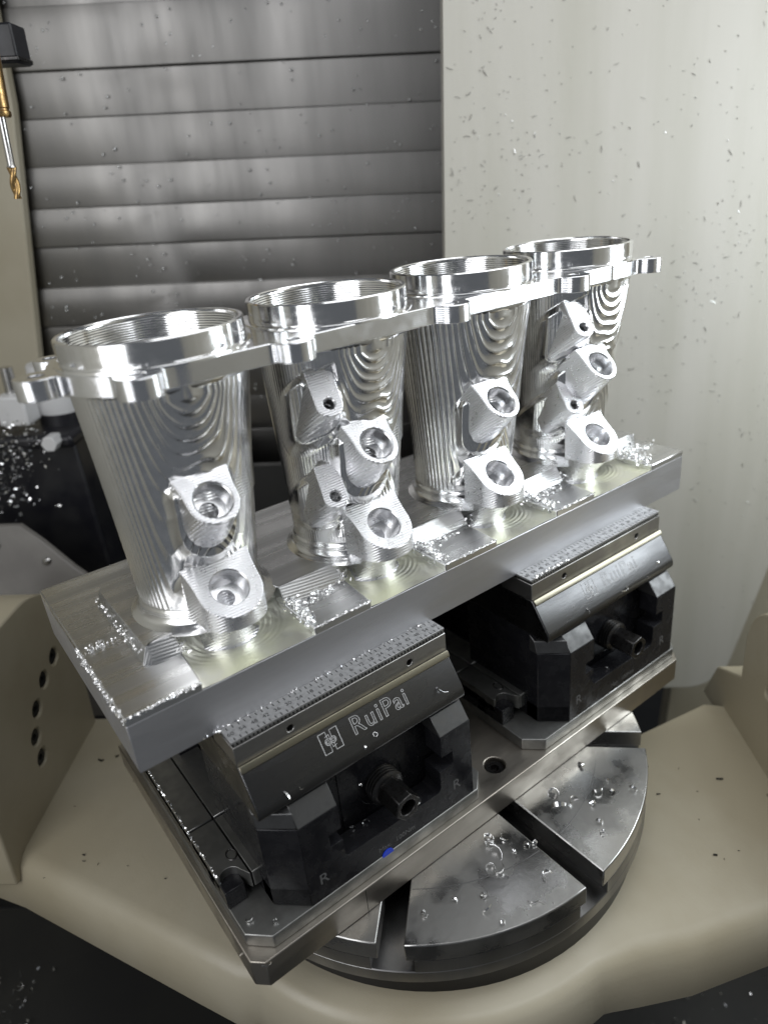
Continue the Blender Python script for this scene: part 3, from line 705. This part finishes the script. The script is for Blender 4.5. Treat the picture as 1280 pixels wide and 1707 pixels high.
# ------------------------------------------------------------------ tool setter, panel and cutter on the left
ts = empty('tool_setter', M(-322, 250, 40), 'pale grey cylindrical tool setter on a black bracket at the left edge', 'tool setter')
v, f = lathe([(0.01, 212), (19, 212), (20, 210), (20, 172), (18.5, 168), (18.5, 130)], 40, lambda x, y, z: M(-316 + x, 245 + y, z)); mesh_obj('sensor_head', v, f, 'white', ts)
v, f = lathe([(0.01, 171), (18.7, 171), (18.9, 150), (18.9, 120)], 40, lambda x, y, z: M(-316 + x, 245 + y, z)); mesh_obj('black_collar', v, f, 'rubber', ts)
v, f = box(-352, -326, 205, 230, 166, 192, M); mesh_obj('probe_block', v, f, 'white', ts, bevel=2)
v, f = lathe([(0.01, 214), (5, 214), (5.5, 190)], 20, lambda x, y, z: M(-343 + x, 222 + y, z)); mesh_obj('probe_pin', v, f, 'toolsteel', ts)
v, f = lathe([(0.01, 0), (6.5, 0), (7, -1.5), (7, -16), (0.01, -16)], 6, lambda x, y, z: M(-305 + x, 205 + z, 154 + y)); mesh_obj('hose_nut', v, f, 'white', ts, bevel=0.6)
pb_ = empty('black_panel', M(-300, 250, 0), 'glossy black guard panel standing behind the left end of the block', 'guard panel')
v, f = prism([(-430, -200), (-276, -200), (-296, 148), (-430, 156)], 215, 262, lambda a, c, b: M(a, b, c)); mesh_obj('panel_body', v, f, 'rubber', pb_, bevel=4)
v, f = box(-440, -290, 200, 275, 146, 158, M); mesh_obj('panel_cap', v, f, 'rubber', pb_, bevel=4)
gs = empty('grey_guard_plate', M(-340, 180, 0), 'dark taupe sheet guard with round screws at the left edge', 'guard plate')
v, f = prism([(-460, -60), (-262, -60), (-262, 48), (-282, 62), (-308, 84), (-326, 97), (-460, 97)], 150, 156, lambda a, c, b: M(a, b + (97 - c) * -0.35, c)); mesh_obj('sheet', v, f, 'grey', gs, bevel=1)
for a, c in ((-347, 82), (-305, 68)):
    v, f = lathe([(0.01, 2.2), (2.2, 2.0), (3.6, 0.8), (3.9, 0)], 20, lambda x, y, z: M(a + x, 149.6 + (97 - c) * -0.35 - z, c + y)); mesh_obj('screw_head', v, f, 'toolsteel', gs)
ct = empty('milling_cutter', M(-240, 100, 344), 'slim gold coated end mill hanging at the upper left edge', 'cutter')
ax0, ax1 = M(-238.5, 100, 345), M(-233, 100, 520); dr = (ax1 - ax0).normalized(); e1 = dr.orthogonal().normalized(); e2 = dr.cross(e1)
fc = lambda x, y, z: ax0 + dr * z + e1 * x + e2 * y
V = []; n = 24
for k in range(30):
    z = k * 0.62
    for q in range(n):
        a = 2 * math.pi * q / n; fl = 0.5 + 0.5 * math.cos(2 * (a - z * 0.28)); V.append(tuple(fc((1.3 + 1.6 * fl ** 0.6) * math.cos(a), (1.3 + 1.6 * fl ** 0.6) * math.sin(a), z)))
mesh_obj('flutes', V, grid_faces(30, n, True) + [tuple(range(n))], 'gold', ct)
v, f = lathe([(2.9, 17.5), (2.2, 19), (2.2, 48), (2.3, 49)], 20, fc); mesh_obj('shank', v, f, 'toolsteel', ct)
v, f = lathe([(0.01, 44.5), (5.4, 44.5), (6, 45.5), (6, 47.5), (5.2, 48), (5.2, 49), (5.6, 49.5), (7.4, 150), (0.01, 150)], 32, fc); mesh_obj('tool_holder', v, f, 'gold', ct)
sb = empty('spindle_sensor', M(-262, 120, 420), 'small dark grey sensor block at the upper left edge', 'sensor')
v, f = box(-285, -242, 150, 170, 424, 446, M); mesh_obj('sensor_body', v, f, 'rubber', sb, bevel=1.5)
v, f = box(-285, -241.4, 149.4, 170.6, 425, 428, M); mesh_obj('sensor_rim', v, f, 'screw', sb, bevel=0.8)

# ------------------------------------------------------------------ swarf
def curl_mesh(turns, r, pitch, wd):
    V = []; F = []; n = int(10 * turns) + 2
    for i in range(n):
        a = 2 * math.pi * turns * i / (n - 1); rr = r * (1 + 0.25 * i / n)
        p = Vector((rr * math.cos(a), rr * math.sin(a), pitch * i / n)); w2 = wd * (0.35 + 0.65 * math.sin(math.pi * (i + 0.5) / n))
        o_ = Vector((math.cos(a) * 0.25, math.sin(a) * 0.25, 1)).normalized() * w2
        V += [tuple((p - o_) * K), tuple((p + o_) * K), tuple((p + o_ + Vector((math.cos(a), math.sin(a), 0)) * 0.12) * K), tuple((p - o_ + Vector((math.cos(a), math.sin(a), 0)) * 0.12) * K)]
    for i in range(n - 1):
        for k in range(4): F.append((4 * i + k, 4 * i + (k + 1) % 4, 4 * i + 4 + (k + 1) % 4, 4 * i + 4 + k))
    F += [(3, 2, 1, 0), (4 * n - 4, 4 * n - 3, 4 * n - 2, 4 * n - 1)]
    me = bpy.data.meshes.new('metal_chip'); me.from_pydata(V, [], F); me.polygons.foreach_set('use_smooth', [True] * len(F)); me.set_sharp_from_angle(angle=0.6); me.materials.append(MT['chip']); return me
chips = [curl_mesh(0.6, 2.0, 0.8, 0.7), curl_mesh(1.2, 1.3, 1.6, 0.6), curl_mesh(0.4, 3.2, 0.4, 0.5), curl_mesh(0.9, 1.0, 0.8, 0.55), curl_mesh(0.75, 1.6, 0.3, 0.9)]
def chip(p, sc, label, group, flat=True):
    o = bpy.data.objects.new('metal_chip', random.choice(chips)); col.objects.link(o)
    o.location = (Vector(p) + Vector((0, 0, 0.5 * sc))) * K; o.scale = (sc,) * 3
    o.rotation_euler = (random.uniform(-0.5, 0.5) + random.choice((0, 1.3)), random.uniform(-0.5, 0.5), random.uniform(0, 6.28))
    tag(o, label, 'metal chip', group)
random.seed(5)
tblab = 'small curled aluminium chip lying on the round rotary table'
for x, y in [(152, -52), (146, -57), (149, -60), (163, -58), (166, -47), (158, -43), (171, -60), (176.5, -62), (128, -72), (132, -66), (150, -84), (166, -80), (118, -58), (101, -53), (205, -54), (211, -46), (215, -60), (222, -66), (232, -61), (237, -68), (243, -60), (214, -76), (210, -82), (258, -30), (266, -26), (241, -42), (128, -83), (248, -74)]:
    chip((x, y, TZ), random.uniform(0.9, 1.9), tblab, 'chips on the rotary table')
vl = 'small curled aluminium chip resting on the near vise'
for p in [(97, -24.5, -61), (104, -23.5, -58), (150, -22, -55.5), (52, -24.5, -62), (60, -24, -61), (90, -27, -79), (94, -20, -114), (34, -24, -131.2), (25, -14, -131.2), (116, -35, -103), (86, -18, -114)]:
    chip(p, random.uniform(0.6, 1.0), vl, 'chips on the near vise')
vl = 'small curled aluminium chip resting on the far vise'
for p in [(262, -24.5, -61), (300, -24, -60), (340, -22.5, -58), (322, -25, -62), (285, -26, -114), (300, -34, -103)]:
    chip(p, random.uniform(0.6, 1.0), vl, 'chips on the far vise')
vl = 'thin curled aluminium chip clinging to the front corner of the base plate'
for p in [(19, -28, -142), (22, -31, -141), (17, -24, -139.6)]: chip(p, random.uniform(0.8, 1.1), vl, 'chips on the base plate corner')
# chip crumbs heaped beside the pockets and burrs along the block edges (uncountable)
def crumbs(name, pts, size, label, cat, curls=0.22):
    mb = MB()
    for p in pts:
        s = size * random.uniform(0.4, 1.3); a = Vector((random.gauss(0, 1), random.gauss(0, 1), random.gauss(0, 1))).normalized() * s; b = a.orthogonal().normalized() * s * 0.55; c = a.cross(b).normalized() * s * 0.25
        p = Vector(p); q = [p - a - b, p + a * 0.6 - b + c, p + a + b, p - a * 0.5 + b + c]
        n = c.normalized() * 0.14
        mb.add([*map(tuple, q), *(tuple(u + n) for u in q)], [(0, 1, 2, 3), (7, 6, 5, 4), (0, 4, 5, 1), (1, 5, 6, 2), (2, 6, 7, 3), (3, 7, 4, 0)])
    for p in random.sample(pts, int(len(pts) * curls)):
        me = random.choice(chips); sc = random.uniform(0.35, 0.9) * size; R_ = Matrix.Rotation(random.uniform(0, 6.3), 3, 'Z') @ Matrix.Rotation(random.uniform(-1.5, 1.5), 3, 'X')
        mb.add([tuple(Vector(p) + R_ @ (v.co / K * sc)) for v in me.vertices], [tuple(q.vertices) for q in me.polygons])
    return tag(mb.build(name, 'chip', smooth=35), label, cat, kind='stuff')
G = random.gauss
pts = []
for k, (a, b) in enumerate(pk):
    for _ in range(260):
        t = random.random(); x = b + 1.5 + 3.2 * t + G(0, 1.7); y = 4 + 30 * t + G(0, 1.5); z = 0.3 + abs(G(0, 1.2)) + (0.5 if x > b else -2.0)
        pts.append((x, y, z))
    for _ in range(70): pts.append((a + G(2, 2), 30 + G(4, 5), 1 + abs(G(0, 1.5))))
    for _ in range(60): pts.append((b + 14 + G(0, 9), 21 + G(0, 2.0), 0.6 + abs(G(0, 1.5))))
for _ in range(120): pts.append((364 + G(0, 4), 24 + G(0, 4), 1 + abs(G(0, 4))))
crumbs('swarf_heap', pts, 0.8, 'glittering aluminium crumbs heaped beside the pockets on the block top', 'swarf')
pts = []
for _ in range(240): y = 70 * random.random() ** 0.8; pts.append((0 + G(-0.4, 0.5), y, G(-0.6, 0.8) - 1.2 * random.random()))
for _ in range(150): x = random.uniform(0, 34); pts.append((x, G(0, 0.35), G(0.1, 0.35)))
for k in range(3):
    for _ in range(70): pts.append((random.uniform(pk[k][1] + 1, pk[k + 1][0]), G(0, 0.3), G(0.1, 0.25)))
for _ in range(60): pts.append((9 + G(0, 3), 62 + G(0, 2), 0.3 + abs(G(0, 0.5))))
for _ in range(90): y = random.uniform(30, 95); pts.append((19.2 + G(0, 0.6), y, 7.5 + G(0, 1.5)))
for _ in range(90): pts.append((random.uniform(232, 262), -11.4 + G(0, 0.4), -28 + abs(G(0, 0.3))))
for _ in range(70): pts.append((random.uniform(25, 160), -0.6 + G(0, 0.3), -28 + abs(G(0, 0.3))))
for _ in range(110): y = random.uniform(0, 100); pts.append((19.4 + G(0, 0.25), y, -115 + abs(G(0, 0.2))))
crumbs('edge_burr', pts, 0.55, 'tiny bright burrs and crumbs along the block and rail edges', 'swarf')
pts = []
for _ in range(420): pts.append(tuple(M(-372 + G(0, 22), 196 + G(0, 8), random.choice((100, 118, 130, 150, 162)) + G(0, 9))))
for _ in range(120): pts.append(tuple(M(-335 + G(0, 14), 197 + G(0, 5), 150 + G(0, 12))))
for _ in range(200): pts.append(tuple(M(-200 + G(0, 12), 200 + G(0, 5), -380 + G(0, 3))))
for _ in range(160): pts.append(tuple(M(random.uniform(-400, -310) , random.uniform(-120, 0), -247 + abs(G(0, 3)))))
for _ in range(300): pts.append(tuple(M(random.uniform(100, 420), random.uniform(-200, 100), -398 + abs(G(0, 4)))))
crumbs('swarf_drift', pts, 1.3, 'drift of glittering swarf clinging around the dark left side and below', 'swarf')
